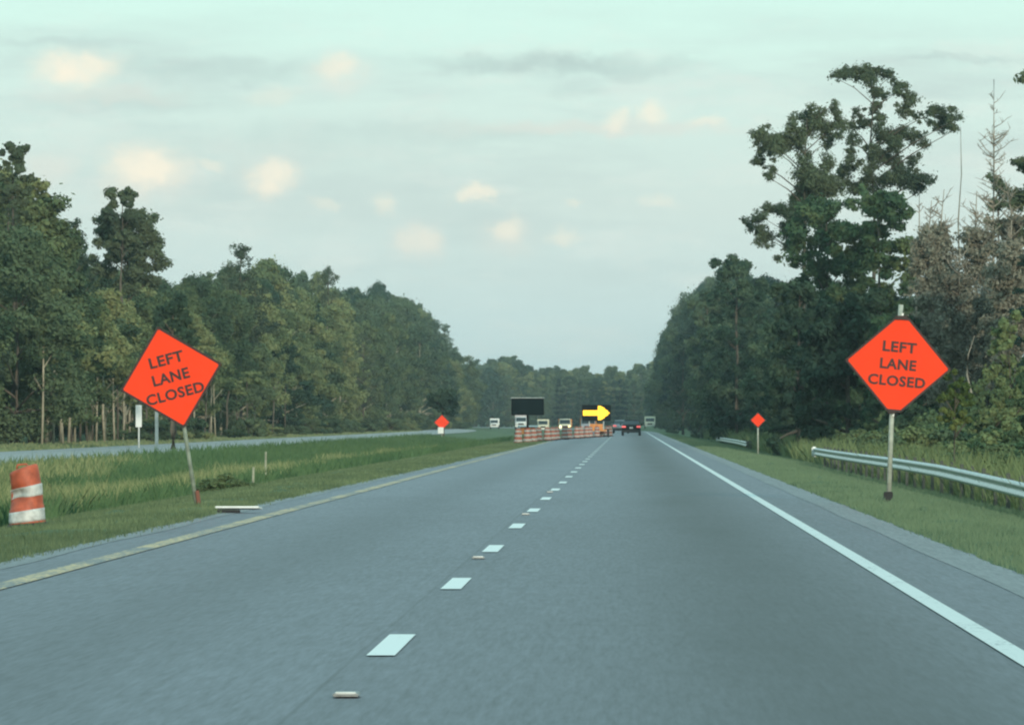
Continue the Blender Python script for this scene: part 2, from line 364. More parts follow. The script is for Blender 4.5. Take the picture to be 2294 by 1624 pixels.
# ------------------------------------------------------------ grass
def blades(name, x0, x1, y0, y1, dens, hmin, hmax, w, m, label, edge=None, seed=1, lean=.35, mask=None):
    g = np.random.default_rng(seed); Vs = []
    y = y0; P = []
    while y < y1:
        dy = max(2, y*.05); d = dens*min(1, (60/max(y, 1)))**.9
        n = int((x1-x0)*dy*d); px = g.uniform(x0, x1, n); py = g.uniform(y, y+dy, n); P.append(np.stack([px, py], 1)); y += dy
    P = np.concatenate(P)
    if mask is not None: P = P[mask(P[:, 0], P[:, 1], g)]
    n = len(P); sc = np.clip(P[:, 1]/70, .8, 3.)
    h = g.uniform(hmin, hmax, n)*(.75+.5*g.random(n)); th = g.uniform(0, 2*np.pi, n); ww = w*sc*(.6+.8*g.random(n))
    b = np.stack([P[:, 0], P[:, 1], gz(P[:, 0])-.03], 1)
    d = np.stack([np.cos(th), np.sin(th)*.4, 0*th], 1)
    tip = b + np.stack([g.normal(0, lean, n)*h, g.normal(0, lean, n)*h, h+.03], 1)
    mid = (b+tip)/2; mid[:, 2] += h*.08
    V = np.stack([b-d*ww[:, None]/2, b+d*ww[:, None]/2, mid+d*ww[:, None]*.42, tip, mid-d*ww[:, None]*.42], 1).reshape(-1, 3)
    F = np.arange(n*5).reshape(n, 5)
    o = link(name, npmesh(name, V, F), m); tag(o, label, 'grass', kind='stuff'); return o
blades('mown_grass', -10.6, -5.35, 30, 460, 270, .04, .11, .013, M['mown'], 'short mown grass along the median edge of the road', seed=2,
       mask=lambda x, y, g: x < -5.92 + np.clip((y-90)/300, 0, .7) + g.normal(0, .07, len(x)))
blades('verge_grass', 3.4, 9.0, 30, 520, 240, .04, .12, .013, M['rightgrass'], 'short grass on the sloping right verge', seed=3,
       mask=lambda x, y, g: x > 3.5 + g.normal(0, .06, len(x)))
blades('tall_grass', -18.8, -8.4, 60, 480, 90, .2, .5, .018, M['tallgreen'], 'tall green weeds in the middle of the median', seed=4,
       mask=lambda x, y, g: (x < -9.4+.6*np.sin(y*.25)) & (x > -18.3))
blades('dry_grass', -17.5, -10, 90, 300, 100, .30, .6, .014, M['drygrass'], 'yellow dry grass standing among the median weeds', seed=5,
       mask=lambda x, y, g: (np.sin(y*.16+1.5)+np.sin(y*.07)+np.sin(x*1.1+y*.05) > -.7) & (y < 185) | (np.sin(y*.11)+np.sin(x*.9) > 1.1))
blades('roadside_weeds', 7.9, 14, 70, 560, 75, .3, 1.1, .02, M['weed'], 'tall weeds growing behind the right guardrail', seed=6)
blades('far_verge_grass', -32, -27.6, 120, 700, 25, .05, .2, .04, M['mown'], 'low grass between the opposite road and the left wood', seed=8)

# ------------------------------------------------------------ trees
def leaves(name, C, Nn, Sz, g, asp=.55):
    n = len(C); r = g.normal(0, 1, (n, 3)); u = np.cross(Nn, r); u /= np.linalg.norm(u, axis=1)[:, None]+1e-9
    v = np.cross(Nn, u); v /= np.linalg.norm(v, axis=1)[:, None]+1e-9
    S_ = Sz[:, None]; a = (asp*(.7+.6*g.random(n)))[:, None]
    V = np.stack([C-u*S_, C-v*S_*a+u*S_*.1, C+u*S_, C+v*S_*a+u*S_*.1], 1).reshape(-1, 3)
    return npmesh(name, V, np.arange(4*n).reshape(n, 4))
def cloud(clumps, nl, size, g, up=.3, jit=.7, fl=.8, sub=3, stray=.05):
    """clumps: (x,y,z,r); leaves over each clump's volume, biased to its shell, facing outward"""
    c = np.array(clumps, float)
    if sub:
        o_ = g.normal(0, 1, (len(c), sub, 3)); o_ /= np.linalg.norm(o_, axis=2)[:, :, None]
        f_ = g.uniform(.4, .85, (len(c), sub)); p_ = c[:, None, :3]+o_*(f_*c[:, None, 3])[:, :, None]*np.array([1, 1, .8])
        q_ = np.concatenate([p_, (c[:, None, 3]*g.uniform(.3, .62, (len(c), sub)))[:, :, None]], 2).reshape(-1, 4)
        c = np.concatenate([c*np.array([1, 1, 1, .7]), q_])
    w = c[:, 3]**2; k = g.choice(len(c), nl, p=w/w.sum())
    d = g.normal(0, 1, (nl, 3)); d /= np.linalg.norm(d, axis=1)[:, None]
    rr = c[k, 3]*(.3+.75*g.random(nl)**.6+.12*g.normal(0, 1, nl))*np.where(g.random(nl) < stray, g.uniform(1.2, 2.1, nl), 1)
    P = c[k, :3]+d*rr[:, None]*np.array([1, 1, fl]); nn = d+g.normal(0, jit, (nl, 3))*.7+np.array([0, 0, up]); nn /= np.linalg.norm(nn, axis=1)[:, None]
    return P, nn, size*(.55+.9*g.random(nl))
def trunk_mesh(name, H, r, targets, g, top=.92, lean=0):
    mb = MB(); pts = []; n = 7
    for i_ in range(n):
        t_ = i_/(n-1); pts.append((lean*t_*H+g.normal(0, .012)*H*t_*.5, g.normal(0, .012)*H*t_*.5, -.3+t_*(H*top+.3)))
    rad = [r*(1.25 if i_ == 0 else (1-.85*i_/(n-1))) for i_ in range(n)]
    mb.tube(pts, rad, 7)
    P_ = np.array(pts)
    for tx, ty, tz in targets:
        zz = max(H*.15, tz-abs(math.hypot(tx, ty))*.55-.3); bx = np.interp(zz, P_[:, 2], P_[:, 0]); by = np.interp(zz, P_[:, 2], P_[:, 1])
        rr = r*(1-.85*min(1, zz/(H*top)))*.5+.015
        m_ = ((bx+tx)/2, (by+ty)/2, (zz+tz)/2+.08*H*.1)
        mb.tube([(bx, by, zz), m_, (tx, ty, tz)], [rr, rr*.7, rr*.25], 5)
    return mb.mesh(name, True)
def make_broad(seed, H=16, cb=.06, R=4.1, ncl=64, nl=30000, size=.135, shape=1.0, r=.2):
    g = np.random.default_rng(seed); cl = []
    for _ in range(ncl):
        t_ = g.random()**.85; z = H*(cb+(1-cb)*t_*.97)
        env = R*(math.sin(math.pi*min(1, (t_*.80+.17)))**.75)*(.75+.35*g.random())*shape
        a = g.uniform(0, 2*np.pi); q_ = env*math.sqrt(g.uniform(.15, 1)); rc = R*g.uniform(.16, .36)
        cl.append((math.cos(a)*q_, math.sin(a)*q_, min(z, H-rc*.8), rc))
    cl.append((g.normal(0, .3), g.normal(0, .3), H-.5, .55)); cl.append((0, 0, H-1.6, 1.2))
    C, Nn, Sz = cloud(cl, nl, size, g)
    tg = [c_[:3] for c_ in cl[::3]]
    return trunk_mesh('trunk', H, r, tg, g), leaves('crown', C, Nn, Sz, g)
def make_pine(seed, H=16, cb=.35, R=2.8, tiers=9, nl=18000, size=.12, dome=True, r=.18):
    g = np.random.default_rng(seed); cl = []
    for k in range(tiers):
        t_ = k/(tiers-1); z = H*(cb+(1-cb)*t_)-.4; env = R*(math.cos(t_*math.pi/2)**.6 if dome else (1-t_)**.8)*(.8+.4*g.random())+.3
        m_ = max(2, int(7*(1-t_*.65)))
        for a in range(m_):
            th = 2*np.pi*a/m_+g.random()*1.2; q_ = env*g.uniform(.55, 1)
            cl.append((math.cos(th)*q_, math.sin(th)*q_, z+g.normal(0, .3), R*g.uniform(.24, .38)))
            if q_ > R*.5: cl.append((math.cos(th)*q_*.5, math.sin(th)*q_*.5, z-.1, R*g.uniform(.24, .36)))
    cl.append((0, 0, H-.5, .6)); cl.append((.3, 0, H-1.1, .9))
    C, Nn, Sz = cloud(cl, nl, size, g, up=.5, fl=.6)
    return trunk_mesh('trunk', H, r, [c_[:3] for c_ in cl[::2]], g, .97), leaves('crown', C, Nn, Sz, g, .4)
def place(kind, name, label, cat, group, loc, s, sz=None, rz=None, leaf=None, bark=None):
    tm, cm = kind; e = empty(name, loc, rnd.uniform(0, 6.28) if rz is None else rz); e.scale = (s, s, sz or s)
    tag(e, label, cat, group)
    for nm, me, ml in (('trunk', tm, bark or M['bark']), ('crown', cm, leaf)):
        if me is None: continue
        o = bpy.data.objects.new(nm, me); COL.objects.link(o); o.parent = e
        if not me.materials: me.materials.append(ml)
        o.material_slots[0].link = 'OBJECT'; o.material_slots[0].material = ml
    return e
BR = [make_broad(s) for s in (11, 12, 13, 14)] + [make_broad(15, R=3.1, cb=.05), make_broad(16, R=4.8, ncl=64, nl=28000)]
HI = [make_broad(s, cb=.22, R=3.9, r=.16) for s in (21, 22, 23)]
PI = [make_pine(s) for s in (31, 32)] + [make_pine(33, dome=False, R=2.4)]
FAR = [make_broad(s, nl=9000, size=.24, cb=.02, R=3.8) for s in (41, 42, 43)]
FARP = [make_pine(44, nl=8000, size=.22, cb=.1, R=2.6), make_pine(45, nl=8000, size=.22, cb=.1, R=2.2, dome=False)]

# silhouette of the left wood: picture x -> top y
LS = [(-400, 300), (-60, 340), (0, 350), (60, 400), (100, 450), (140, 560), (200, 560), (300, 600), (350, 600), (420, 592), (470, 600), (515, 578), (550, 570), (600, 582), (650, 600), (700, 612), (740, 604), (775, 638), (840, 634), (880, 645), (920, 668), (960, 695), (1000, 722), (1030, 752), (1050, 790), (1070, 820)]
lsx = [a for a, _ in LS]; lsy = [b_ for _, b_ in LS]
def ltop(px): return float(np.interp(px, lsx, lsy))
G_L = 'trees of the left wood'
def llabel(px, kindname):
    if px < 130: w = 'at the near end of the left wood'
    elif px < 520: w = 'in the wood behind the tilted sign'
    elif px < 800: w = 'midway along the left wood'
    else: w = 'at the far end of the left wood'
    return '%s %s' % (kindname, w)
for row, (Xr, stp, hs) in enumerate([(-33.5, 8.5, .84), (-38.5, 11, .97), (-44, 17, 1.0)]):
    Yv = 238.+row*3
    while Yv < 1120:
        x = Xr+rnd.uniform(-1.3, 1.3); px = 1406+x*FOC/Yv
        top = ltop(px); h = (EYE+(943-top)*Yv/FOC)*hs*rnd.uniform(.84, 1.02)
        if row == 0 and px > 560 and rnd.random() < .5: h *= rnd.uniform(.62, .92)
        if 130 < px < 400 and row > 0: h = min(h, (EYE+(943-top)*Yv/FOC)*.94)
        h = max(5, h)
        r_ = rnd.random()
        if row == 0 and 40 < px < 720: kind = rnd.choice(HI if rnd.random() < .6 else BR); leaf, kn, bk = (M['olive'] if r_ < .8 else M['green']), 'olive broadleaf tree with bare lower trunk', M['palebark']
        elif r_ < .58: kind, leaf, kn, bk = rnd.choice(BR), M['olive'], 'olive green broadleaf tree', M['palebark']
        elif r_ < .84: kind, leaf, kn, bk = rnd.choice(BR), M['green'], 'mid green broadleaf tree', M['bark']
        else: kind, leaf, kn, bk = rnd.choice(PI), M['pine'], 'dark green pine', M['bark']
        if px > 780 and rnd.random() < .55: leaf, kn = M['green'], 'mid green broadleaf tree'
        s = h/16; w = min(1.15, max(.75, s))*rnd.uniform(.9, 1.15)
        place(kind, 'pine_tree' if kind in PI else 'broadleaf_tree', llabel(px, kn), 'tree', G_L, (x, Yv, float(gz(x))-.1), w, s, leaf=leaf, bark=bk)
        Yv += stp*rnd.uniform(.75, 1.25)*(1 if Yv < 550 else 1.9)
# slim bare trunks along the wood's edge
g = np.random.default_rng(77)
def slim_trunk(seed):
    g = np.random.default_rng(seed); mb = MB(); H = 6.2; l = g.normal(0, .11)
    mb.tube([(0, 0, -.3), (l*1.5+g.normal(0, .06), 0, 1.8), (l*3.4+g.normal(0, .1), 0, 3.6), (l*5, 0, H)], [.07, .065, .055, .045], 7)
    for k in range(3):
        z = g.uniform(2, 4.6); a = g.uniform(0, 6.28); mb.tube([(l*z, 0, z), (l*z+math.cos(a)*.8, math.sin(a)*.8, z+.9)], [.04, .012], 5)
    cl = [(l*5+g.normal(0, .8), g.normal(0, .8), g.uniform(4.8, 7.2), g.uniform(.5, .9)) for _ in range(9)]
    C, Nn, Sz = cloud(cl, 2400, .12, g); return mb.mesh('trunk', True), leaves('crown', C, Nn, Sz, g)
ST = [slim_trunk(s) for s in (1, 2, 3, 4)]
for px in (92, 100, 112, 122, 135, 147, 156, 165, 172, 180, 192, 205, 216, 232, 240, 252, 262, 272, 284, 296, 312, 330, 352, 372, 436, 452, 470, 488, 510, 530, 552, 575, 610, 640, 672):
    px += rnd.uniform(-6, 6); x = -31.3+rnd.uniform(-.5, .5); Yv = -x*FOC/(1406-px)
    place(rnd.choice(ST), 'young_tree', 'slim pale-trunked young tree %s' % ('at the left wood edge left of the tilted sign' if px < 300 else 'at the left wood edge behind and right of the tilted sign'),
          'tree', 'slim pale trunks along the left wood edge', (x, Yv, float(gz(x))), rnd.uniform(.8, 1.2), rnd.uniform(.7, 1.0), leaf=M['olive'], bark=M['palebark'] if rnd.random() < .6 else M['bark'])
def tall(kind, px, Yv, top, label, leaf, w, name='tree', cat='tree', rz=None, bark=None):
    x = ax(px, Yv); h = az(top, Yv)-float(gz(x)); return place(kind, name, label, cat, None, (x, Yv, float(gz(x))), w, h/16, leaf=leaf, rz=rz, bark=bark)
tall(make_pine(53, R=1.9, cb=.5, tiers=7, nl=9000), 165, 345, 490, 'small ragged pine in the dip left of the dome-topped pine', M['pine'], .85, 'pine_tree')
tall(make_broad(54, R=3.4, ncl=50), 85, 306, 432, 'broad olive tree shouldering the left edge pine', M['olive'], 1.05, 'broadleaf_tree')
tall(PI[1], 735, 640, 588, 'reddish-topped pine poking just above the middle of the left wood', M['pine'], .8, 'pine_tree')
tall(PI[0], 540, 452, 560, 'flat-topped pine above the left wood right of the tilted sign', M['pine'], 1.0, 'pine_tree')

# right wood: rounded trees receding to the gap
RS = [(1478, 850), (1495, 780), (1510, 700), (1540, 640), (1575, 600), (1600, 560), (1640, 548), (1680, 560), (1720, 600), (1760, 640), (2400, 640)]
rsx = [a for a, _ in RS]; rsy = [b_ for _, b_ in RS]
G_R = 'trees of the right wood'
for row, (Xr, stp, hs) in enumerate([(12.2, 14, .85), (16.5, 16, .97), (22, 24, .99)]):
    Yv = 300.+row*6
    while Yv < 1500:
        x = Xr+rnd.uniform(-1.2, 1.2)+bend(Yv)*.3; px = 1406+x*FOC/Yv
        if px < 1480 or (Yv < 345 and px < 1740): Yv += stp; continue
        top = float(np.interp(px, rsx, rsy)); h = max(5, (EYE+(943-top)*Yv/FOC)*hs*rnd.uniform(.82, 1.02))
        if px > 1990: h = min(h, 11.5)
        leaf, kn = (M['green'], 'dusky green broadleaf tree') if rnd.random() < .55 else (M['dark'], 'very dark broadleaf tree')
        w_ = 'at the near end of the right wood' if px > 1750 else ('in the right wood beyond the small orange sign' if px > 1600 else 'at the far end of the right wood, near the gap')
        place(rnd.choice(BR), 'broadleaf_tree', kn+' '+w_, 'tree', G_R, (x, Yv, float(gz(x))-.1), min(1.2, max(.7, h/16))*rnd.uniform(.9, 1.15), h/16, leaf=leaf)
        Yv += stp*rnd.uniform(.75, 1.25)*(1 if Yv < 600 else 2)

for k in range(16):
    x, Yv = 29+(k % 4)*5+rnd.uniform(-1.5, 1.5), 225+(k//4)*24+rnd.uniform(-5, 5)
    place(rnd.choice(BR), 'broadleaf_tree', 'dusky green broadleaf tree deep in the right wood behind the dead trees', 'tree', G_R, (x, Yv, float(gz(x))-.1), 1.05, rnd.uniform(.6, .72), leaf=M['green'])

# the tall open-crowned pines, crown clumps where the photograph shows them: (x, y, r) on the tree's own grid
def clumps_tree(px0, Yv, data, seed, nl, size, dy=1.5):
    g = np.random.default_rng(seed); out = []; bx = ax(px0, Yv); gz0 = float(gz(bx))
    for zx, zy, r in data:
        px, py = 1593+zx*.467, 75.9+zy*.467; rr = r*.467*Yv/FOC
        out.append((ax(px, Yv)-bx, g.uniform(-dy, dy), az(py, Yv)-gz0, rr*(1.0 if zy < 480 else 1.22)))
    A = np.array(out); ex = []
    for i_ in range(len(A)):
        dd = np.hypot(A[:, 0]-A[i_, 0], A[:, 2]-A[i_, 2]); o_ = np.argsort(dd)[1:5]
        for j_ in o_[:3]:
            if dd[j_] < 2.0: f_ = g.uniform(.35, .65); ex.append(tuple(A[i_, :3]*(1-f_)+A[j_, :3]*f_+g.normal(0, .12, 3))+(min(A[i_, 3], A[j_, 3])*g.uniform(.45, .8),))
    C, Nn, Sz = cloud(out+ex, nl, size, g, up=.4, jit=.9, fl=.8, sub=6, stray=.3)
    return out, C, Nn, Sz, g, bx, gz0
P1 = [(600, 205, 38), (650, 172, 38), (700, 195, 36), (750, 165, 45), (760, 230, 48), (810, 170, 35), (862, 190, 35), (905, 240, 38), (880, 285, 30), (962, 312, 42), (930, 250, 25), (800, 290, 40), (790, 350, 36), (930, 370, 42), (1060, 370, 36), (1100, 372, 42), (1165, 408, 36), (1105, 438, 46), (1150, 465, 30), (1040, 430, 25), (680, 440, 40), (740, 420, 36), (700, 360, 26), (840, 490, 48), (800, 455, 40), (900, 480, 45), (960, 482, 36), (1022, 522, 30), (880, 530, 36), (780, 560, 38), (836, 590, 36), (890, 610, 36), (760, 640, 40), (660, 610, 34), (920, 655, 40), (975, 612, 32), (860, 700, 50), (1050, 700, 30), (1000, 690, 30), (760, 730, 50), (690, 520, 30), (640, 680, 34), (940, 720, 46), (820, 400, 30), (985, 400, 26), (690, 740, 45), (1000, 745, 30)]
P2 = [(600, 330, 24), (602, 375, 32), (530, 375, 42), (480, 360, 28), (480, 405, 42), (425, 392, 34), (505, 440, 48), (565, 445, 42), (625, 425, 36), (385, 455, 38), (272, 438, 24), (212, 490, 33), (262, 510, 46), (325, 500, 42), (305, 552, 46), (243, 562, 28), (375, 530, 42), (425, 500, 42), (228, 607, 32), (462, 470, 42), (560, 505, 36), (618, 490, 32), (560, 610, 40), (500, 690, 58), (450, 640, 48), (565, 705, 55), (600, 745, 50), (440, 700, 48), (285, 690, 26), (300, 650, 20), (450, 560, 30), (520, 760, 55), (440, 770, 45)]
P3 = [(165, 890, 22), (190, 925, 28), (240, 868, 34), (300, 842, 34), (350, 850, 38), (392, 880, 38), (252, 945, 34), (232, 992, 32), (272, 972, 28), (362, 930, 38), (425, 850, 50), (412, 800, 38), (362, 1010, 26), (312, 1080, 22), (430, 930, 50)]
for nm, px0, Yv, data, seed, nl, lab, r in [('pine_tree', 1955, 322, P1, 61, 44000, 'tallest tree, an open-crowned pine towering above the right wood', .2),
                                       ('pine_tree', 1803, 318, P2, 62, 36000, 'wide-branched pine left of the tallest pine, crown spread over the road side', .2),
                                       ('pine_tree', 1800, 336, P3, 63, 14000, 'lower pine whose thin branch tips reach left below the wide-branched pine', .16)]:
    out, C, Nn, Sz, g, bx, g0 = clumps_tree(px0, Yv, data, seed, nl, .08)
    H = max(c_[2] for c_ in out)+.1
    tm = trunk_mesh('trunk', H, r, [(c_[0], c_[1], c_[2]-c_[3]*.3) for c_ in out[::2]], g, .95)
    place((tm, leaves('crown', C, Nn, Sz, g, .45)), nm, lab, 'tree', None, (bx, Yv, g0), 1, rz=0, leaf=M['pine'])
# vine-smothered trees below the pines
def heap(px, Yv, top, wpx, seed, leafm, label, name='vine_covered_tree', nl=34000, size=.12, bot=.0, bark=None, ncl=110, cat='tree'):
    g = np.random.default_rng(seed); x = ax(px, Yv); z0 = float(gz(x)); H = az(top, Yv)-z0; R = wpx*Yv/FOC/2; cl = []
    for _ in range(ncl):
        t_ = bot+(1-bot)*g.random()**.8; env = R*(1-.28*max(0, (t_-.5)*2)**3)*(.8+.3*g.random()); a = g.uniform(0, 6.28); q_ = env*g.random()**.4
        rc = R*g.uniform(.16, .32); cl.append((math.cos(a)*q_, math.sin(a)*q_*.8, max(rc*.5, H*t_-rc), rc))
    C, Nn, Sz = cloud(cl, nl, size, g)
    return place((trunk_mesh('trunk' if cat == 'tree' else 'stems', H, .2 if cat == 'tree' else .05, [c_[:3] for c_ in cl[::8]], g), leaves('crown', C, Nn, Sz, g)), name, label, cat, None, (x, Yv, z0), 1, rz=0, leaf=leafm, bark=bark)
heap(1855, 300, 425, 225, 71, M['vine'], 'tall dark tree smothered in vines under the wide-branched pine')
heap(1968, 292, 405, 205, 72, M['vine'], 'tall dark tree smothered in vines directly behind the upright orange sign')
heap(1790, 280, 620, 150, 73, M['dark'], 'dark bushy tree at the left foot of the vine-covered trees')
heap(1900, 262, 640, 210, 74, M['dark'], 'dark bushy tree left of the upright orange sign')
heap(2010, 250, 700, 150, 75, M['vine'], 'dark leafy tree whose lower crown frames the upright orange sign')
heap(1650, 430, 560, 150, 76, M['green'], 'rounded grey-green tree left of the vine-covered trees')
heap(1585, 560, 640, 90, 77, M['green'], 'smaller rounded tree stepping down towards the gap on the right')
heap(1530, 720, 740, 70, 78, M['dark'], 'dark low tree nearest the gap on the right', nl=14000)
heap(388, 258, 655, 95, 96, M['dark'], 'dark bushy tree right above the tilted sign, in front of the wood', nl=12000, bot=.4, ncl=40)
heap(992, 486, 868, 68, 79, M['dark'], 'small round dark tree just behind the small left orange sign', 'round_tree', nl=16000, bot=.62, ncl=50)
heap(274, 352, 412, 104, 51, M['pine'], 'dark dome-topped pine rising above the left wood, behind the tilted sign', 'pine_tree', nl=20000, bot=.74, ncl=46, size=.1)
heap(288, 356, 455, 178, 97, M['pine'], 'broad lower pine crown just below the dome-topped pine', 'pine_tree', nl=30000, bot=.68, ncl=70, size=.1)
heap(30, 300, 312, 92, 52, M['pine'], 'tall ragged dark pine at the left edge, topmost of the left wood', 'pine_tree', nl=22000, bot=.55, ncl=60, size=.1)
heap(70, 306, 395, 110, 98, M['olive'], 'broad olive tree leaning out from the left edge pine', 'broadleaf_tree', nl=26000, bot=.3, ncl=70)
# dead brown trees
def dead_tree(px, Yv, top, spread, seed, label, nb=60, leafn=0, r=.14, lean=0, name='dead_tree', tw=1.3):
    g = np.random.default_rng(seed); x = ax(px, Yv); z0 = float(gz(x)); H = az(top, Yv)-z0; mb = MB(); R = spread*Yv/FOC/2
    pts = [(lean*t_*H+g.normal(0, .1)*t_, g.normal(0, .1)*t_, -.3+(H+.3)*t_) for t_ in np.linspace(0, 1, 8)]
    mb.tube(pts, [r*(1-.86*t_) for t_ in np.linspace(0, 1, 8)], 6); P_ = np.array(pts); tips = []
    for _ in range(nb):
        z = H*g.uniform(.2, .97); bx = np.interp(z, P_[:, 2], P_[:, 0]); by = np.interp(z, P_[:, 2], P_[:, 1]); L = R*g.uniform(.4, 1)*(1.15-.75*z/H); a = g.uniform(0, 6.28); up = g.uniform(.3, 1.3)
        e = (bx+math.cos(a)*L, by+math.sin(a)*L, z+L*up*.8); m_ = (bx+math.cos(a)*L*.5, by+math.sin(a)*L*.5, z+L*up*.3)
        r0 = r*(1-.8*z/H)*.4+.012; mb.tube([(bx, by, z), m_, e], [r0*tw**.5, r0*.6*tw**.5, .01*tw], 4)
        for q_ in range(4):
            f_ = g.uniform(.35, 1); s0 = (bx+(e[0]-bx)*f_, by+(e[1]-by)*f_, z+(e[2]-z)*f_*f_**.3); dl = L*g.uniform(.25, .55)
            e2 = (s0[0]+g.normal(0, .6)*dl, s0[1]+g.normal(0, .6)*dl, s0[2]+g.uniform(.1, 1)*dl); mb.tube([s0, e2], [(r0*.45+.004)*tw, .007*tw], 3); tips.append((*e2, g.uniform(.25, .5)))
    cm = None
    if leafn:
        C, Nn, Sz = cloud([t_ for t_ in tips if t_[2] < H*.86], leafn*2, .085, g, jit=1.2, sub=2); cm = leaves('dead_leaves', C, Nn, Sz, g)
    e = empty(name, (x, Yv, z0)); tag(e, label, 'tree')
    link('trunk', mb.mesh('trunk', True), M['deadbark'], e)
    if cm: link('dead_leaves', cm, M['brown'], e)
    return e
dead_tree(2225, 285, 178, 170, 81, 'tall bare leafless tree with wispy top, right of the tallest pine', nb=130, tw=1.15, r=.13)
dead_tree(2147, 290, 285, 16, 82, 'bare grey pole-like snag right of the tallest pine', nb=6, r=.11)
dead_tree(2056, 268, 425, 60, 83, 'pale dead trunk right beside the vine-covered trees', nb=24, leafn=1500)
dead_tree(2110, 262, 425, 150, 84, 'brown dead tree hung with withered leaves, left one behind the upright sign', nb=90, leafn=7000)
dead_tree(2190, 256, 430, 150, 85, 'brown dead tree hung with withered leaves, below the tall bare tree', nb=90, leafn=7500)
dead_tree(2262, 262, 400, 130, 86, 'brown dead tree hung with withered leaves at the right frame edge', nb=80, leafn=6500)
dead_tree(2150, 246, 560, 170, 87, 'lower tangle of brown dead branches behind the upright sign', nb=90, leafn=7000)
dead_tree(2120, 330, 480, 170, 89, 'background dead tree filling in behind the brown ones', nb=70, leafn=6000)
dead_tree(2085, 250, 450, 120, 94, 'thin brown dead tree beside the pale dead trunk', nb=90, leafn=8000)
dead_tree(2262, 236, 470, 150, 106, 'brown dead tree in front of the evergreen at the right frame edge', nb=90, leafn=8000)
dead_tree(2235, 240, 600, 170, 95, 'low brown tangle of dead boughs near the right frame edge', nb=80, leafn=7000)
dead_tree(2172, 215, 752, 20, 88, 'short pale broken stem right of the upright sign', nb=4, r=.08, name='broken_stem')
tall(make_pine(91, R=1.8, tiers=8), 2384, 262, 60, 'tall pine mostly out of frame at the right edge, its twigs reaching in', M['pine'], 1.35, 'pine_tree')
tall(make_pine(92, R=1.9, cb=.6, tiers=6, nl=11000), 2240, 300, 392, 'dark pine top among the dead brown trees', M['pine'], .75, 'pine_tree')
tall(make_pine(93, R=1.9, cb=.3, tiers=8, nl=14000), 2325, 230, 460, 'dark evergreen at the right frame edge', M['dark'], .62, 'evergreen_tree')
# undergrowth on the right
def bush_mesh(seed, nl=11000, size=.06, spread=1.0):
    g = np.random.default_rng(seed); cl = []
    for _ in range(22):
        a = g.uniform(0, 6.28); q_ = spread*g.random()**.5; rc = g.uniform(.22, .42); cl.append((math.cos(a)*q_, math.sin(a)*q_, g.uniform(.2, 1.7)*(1-.4*q_), rc))
    C, Nn, Sz = cloud(cl, nl, size, g); mb = MB()
    for c_ in cl[::3]: mb.tube([(c_[0]*.15, c_[1]*.15, -.1), (c_[0]*.6, c_[1]*.6, c_[2]*.55), c_[:3]], [.03, .02, .01], 4)
    return mb.mesh('stems', True), leaves('foliage', C, Nn, Sz, g)
BU = [bush_mesh(s) for s in (101, 102, 103, 104)]
def bush(px, Yv, top, leafm, label, w=1., group=None, name='bush'):
    x = ax(px, Yv); z0 = float(gz(x)); h = az(top, Yv)-z0; tm, cm = rnd.choice(BU)
    e = empty(name, (x, Yv, z0-.05), rnd.uniform(0, 6.28)); e.scale = (w, w, h/1.9); tag(e, label, 'bush', group)
    for nm, me, ml in (('stems', tm, M['bark']), ('foliage', cm, leafm)):
        o = bpy.data.objects.new(nm, me); COL.objects.link(o); o.parent = e
        if not me.materials: me.materials.append(ml)
        o.material_slots[0].link = 'OBJECT'; o.material_slots[0].material = ml
    return e
heap(2138, 150, 822, 78, 105, M['yellow'], 'bright yellow-green bush at the right corner of the upright orange sign', 'bush', nl=12000, size=.05, cat='bush', bot=.45, ncl=36)
heap(2262, 175, 690, 110, 2262, M['weed'], 'tall yellowish olive bush at the right frame edge above the guardrail', 'bush', nl=26000, size=.06, cat='bush', ncl=60)
heap(2320, 160, 760, 120, 2320, M['weed'], 'olive bush cut by the right frame edge', 'bush', nl=26000, size=.06, cat='bush', ncl=60)
heap(2225, 190, 830, 110, 2225, M['weed'], 'olive bush between the broken stem and the frame edge', 'bush', nl=26000, size=.06, cat='bush', ncl=60)
k = 0
for X0, Y0, Y1, st_, t0, t1 in ((9.7, 118, 560, 6.5, 925, 960), (11.5, 135, 600, 8, 885, 935), (13.5, 160, 420, 9, 850, 900)):
    Yv = Y0
    while Yv < Y1:
        x = X0+rnd.uniform(-.6, .6); px = 1406+x*FOC/Yv
        if abs(px-1698) < 60 and Yv < 345: Yv += 4; continue
        zt = (rnd.uniform(.9, 1.5), rnd.uniform(1.6, 2.3), rnd.uniform(2.2, 3.2))[0 if X0 < 10 else (1 if X0 < 12 else 2)]
        top = 943-(zt+float(gz(x))-EYE)*FOC/Yv
        lf = rnd.choice([M['weed'], M['weed'], M['green'], M['vine'], M['olive']])
        where = 'behind the near guardrail, right of the upright sign post' if px > 2000 else ('between the upright sign post and the small orange sign' if px > 1720 else 'on the far right verge beyond the small orange sign')
        bush(px, Yv, top, lf, 'roadside bush '+where, rnd.uniform(1, 1.5)*(.8 if X0 < 10 else 1.1), 'bushes along the right verge')
        Yv += st_*rnd.uniform(.7, 1.3)*(1 if Yv < 300 else 1.6)
# median weeds that stand out
bush(852, 225, 1008, M['yellow'], 'small pale yellow-green plant in the median grass', .55)
bush(500, 120, 1050, M['weed'], 'green weed clump in the median right of the tilted sign', .6)

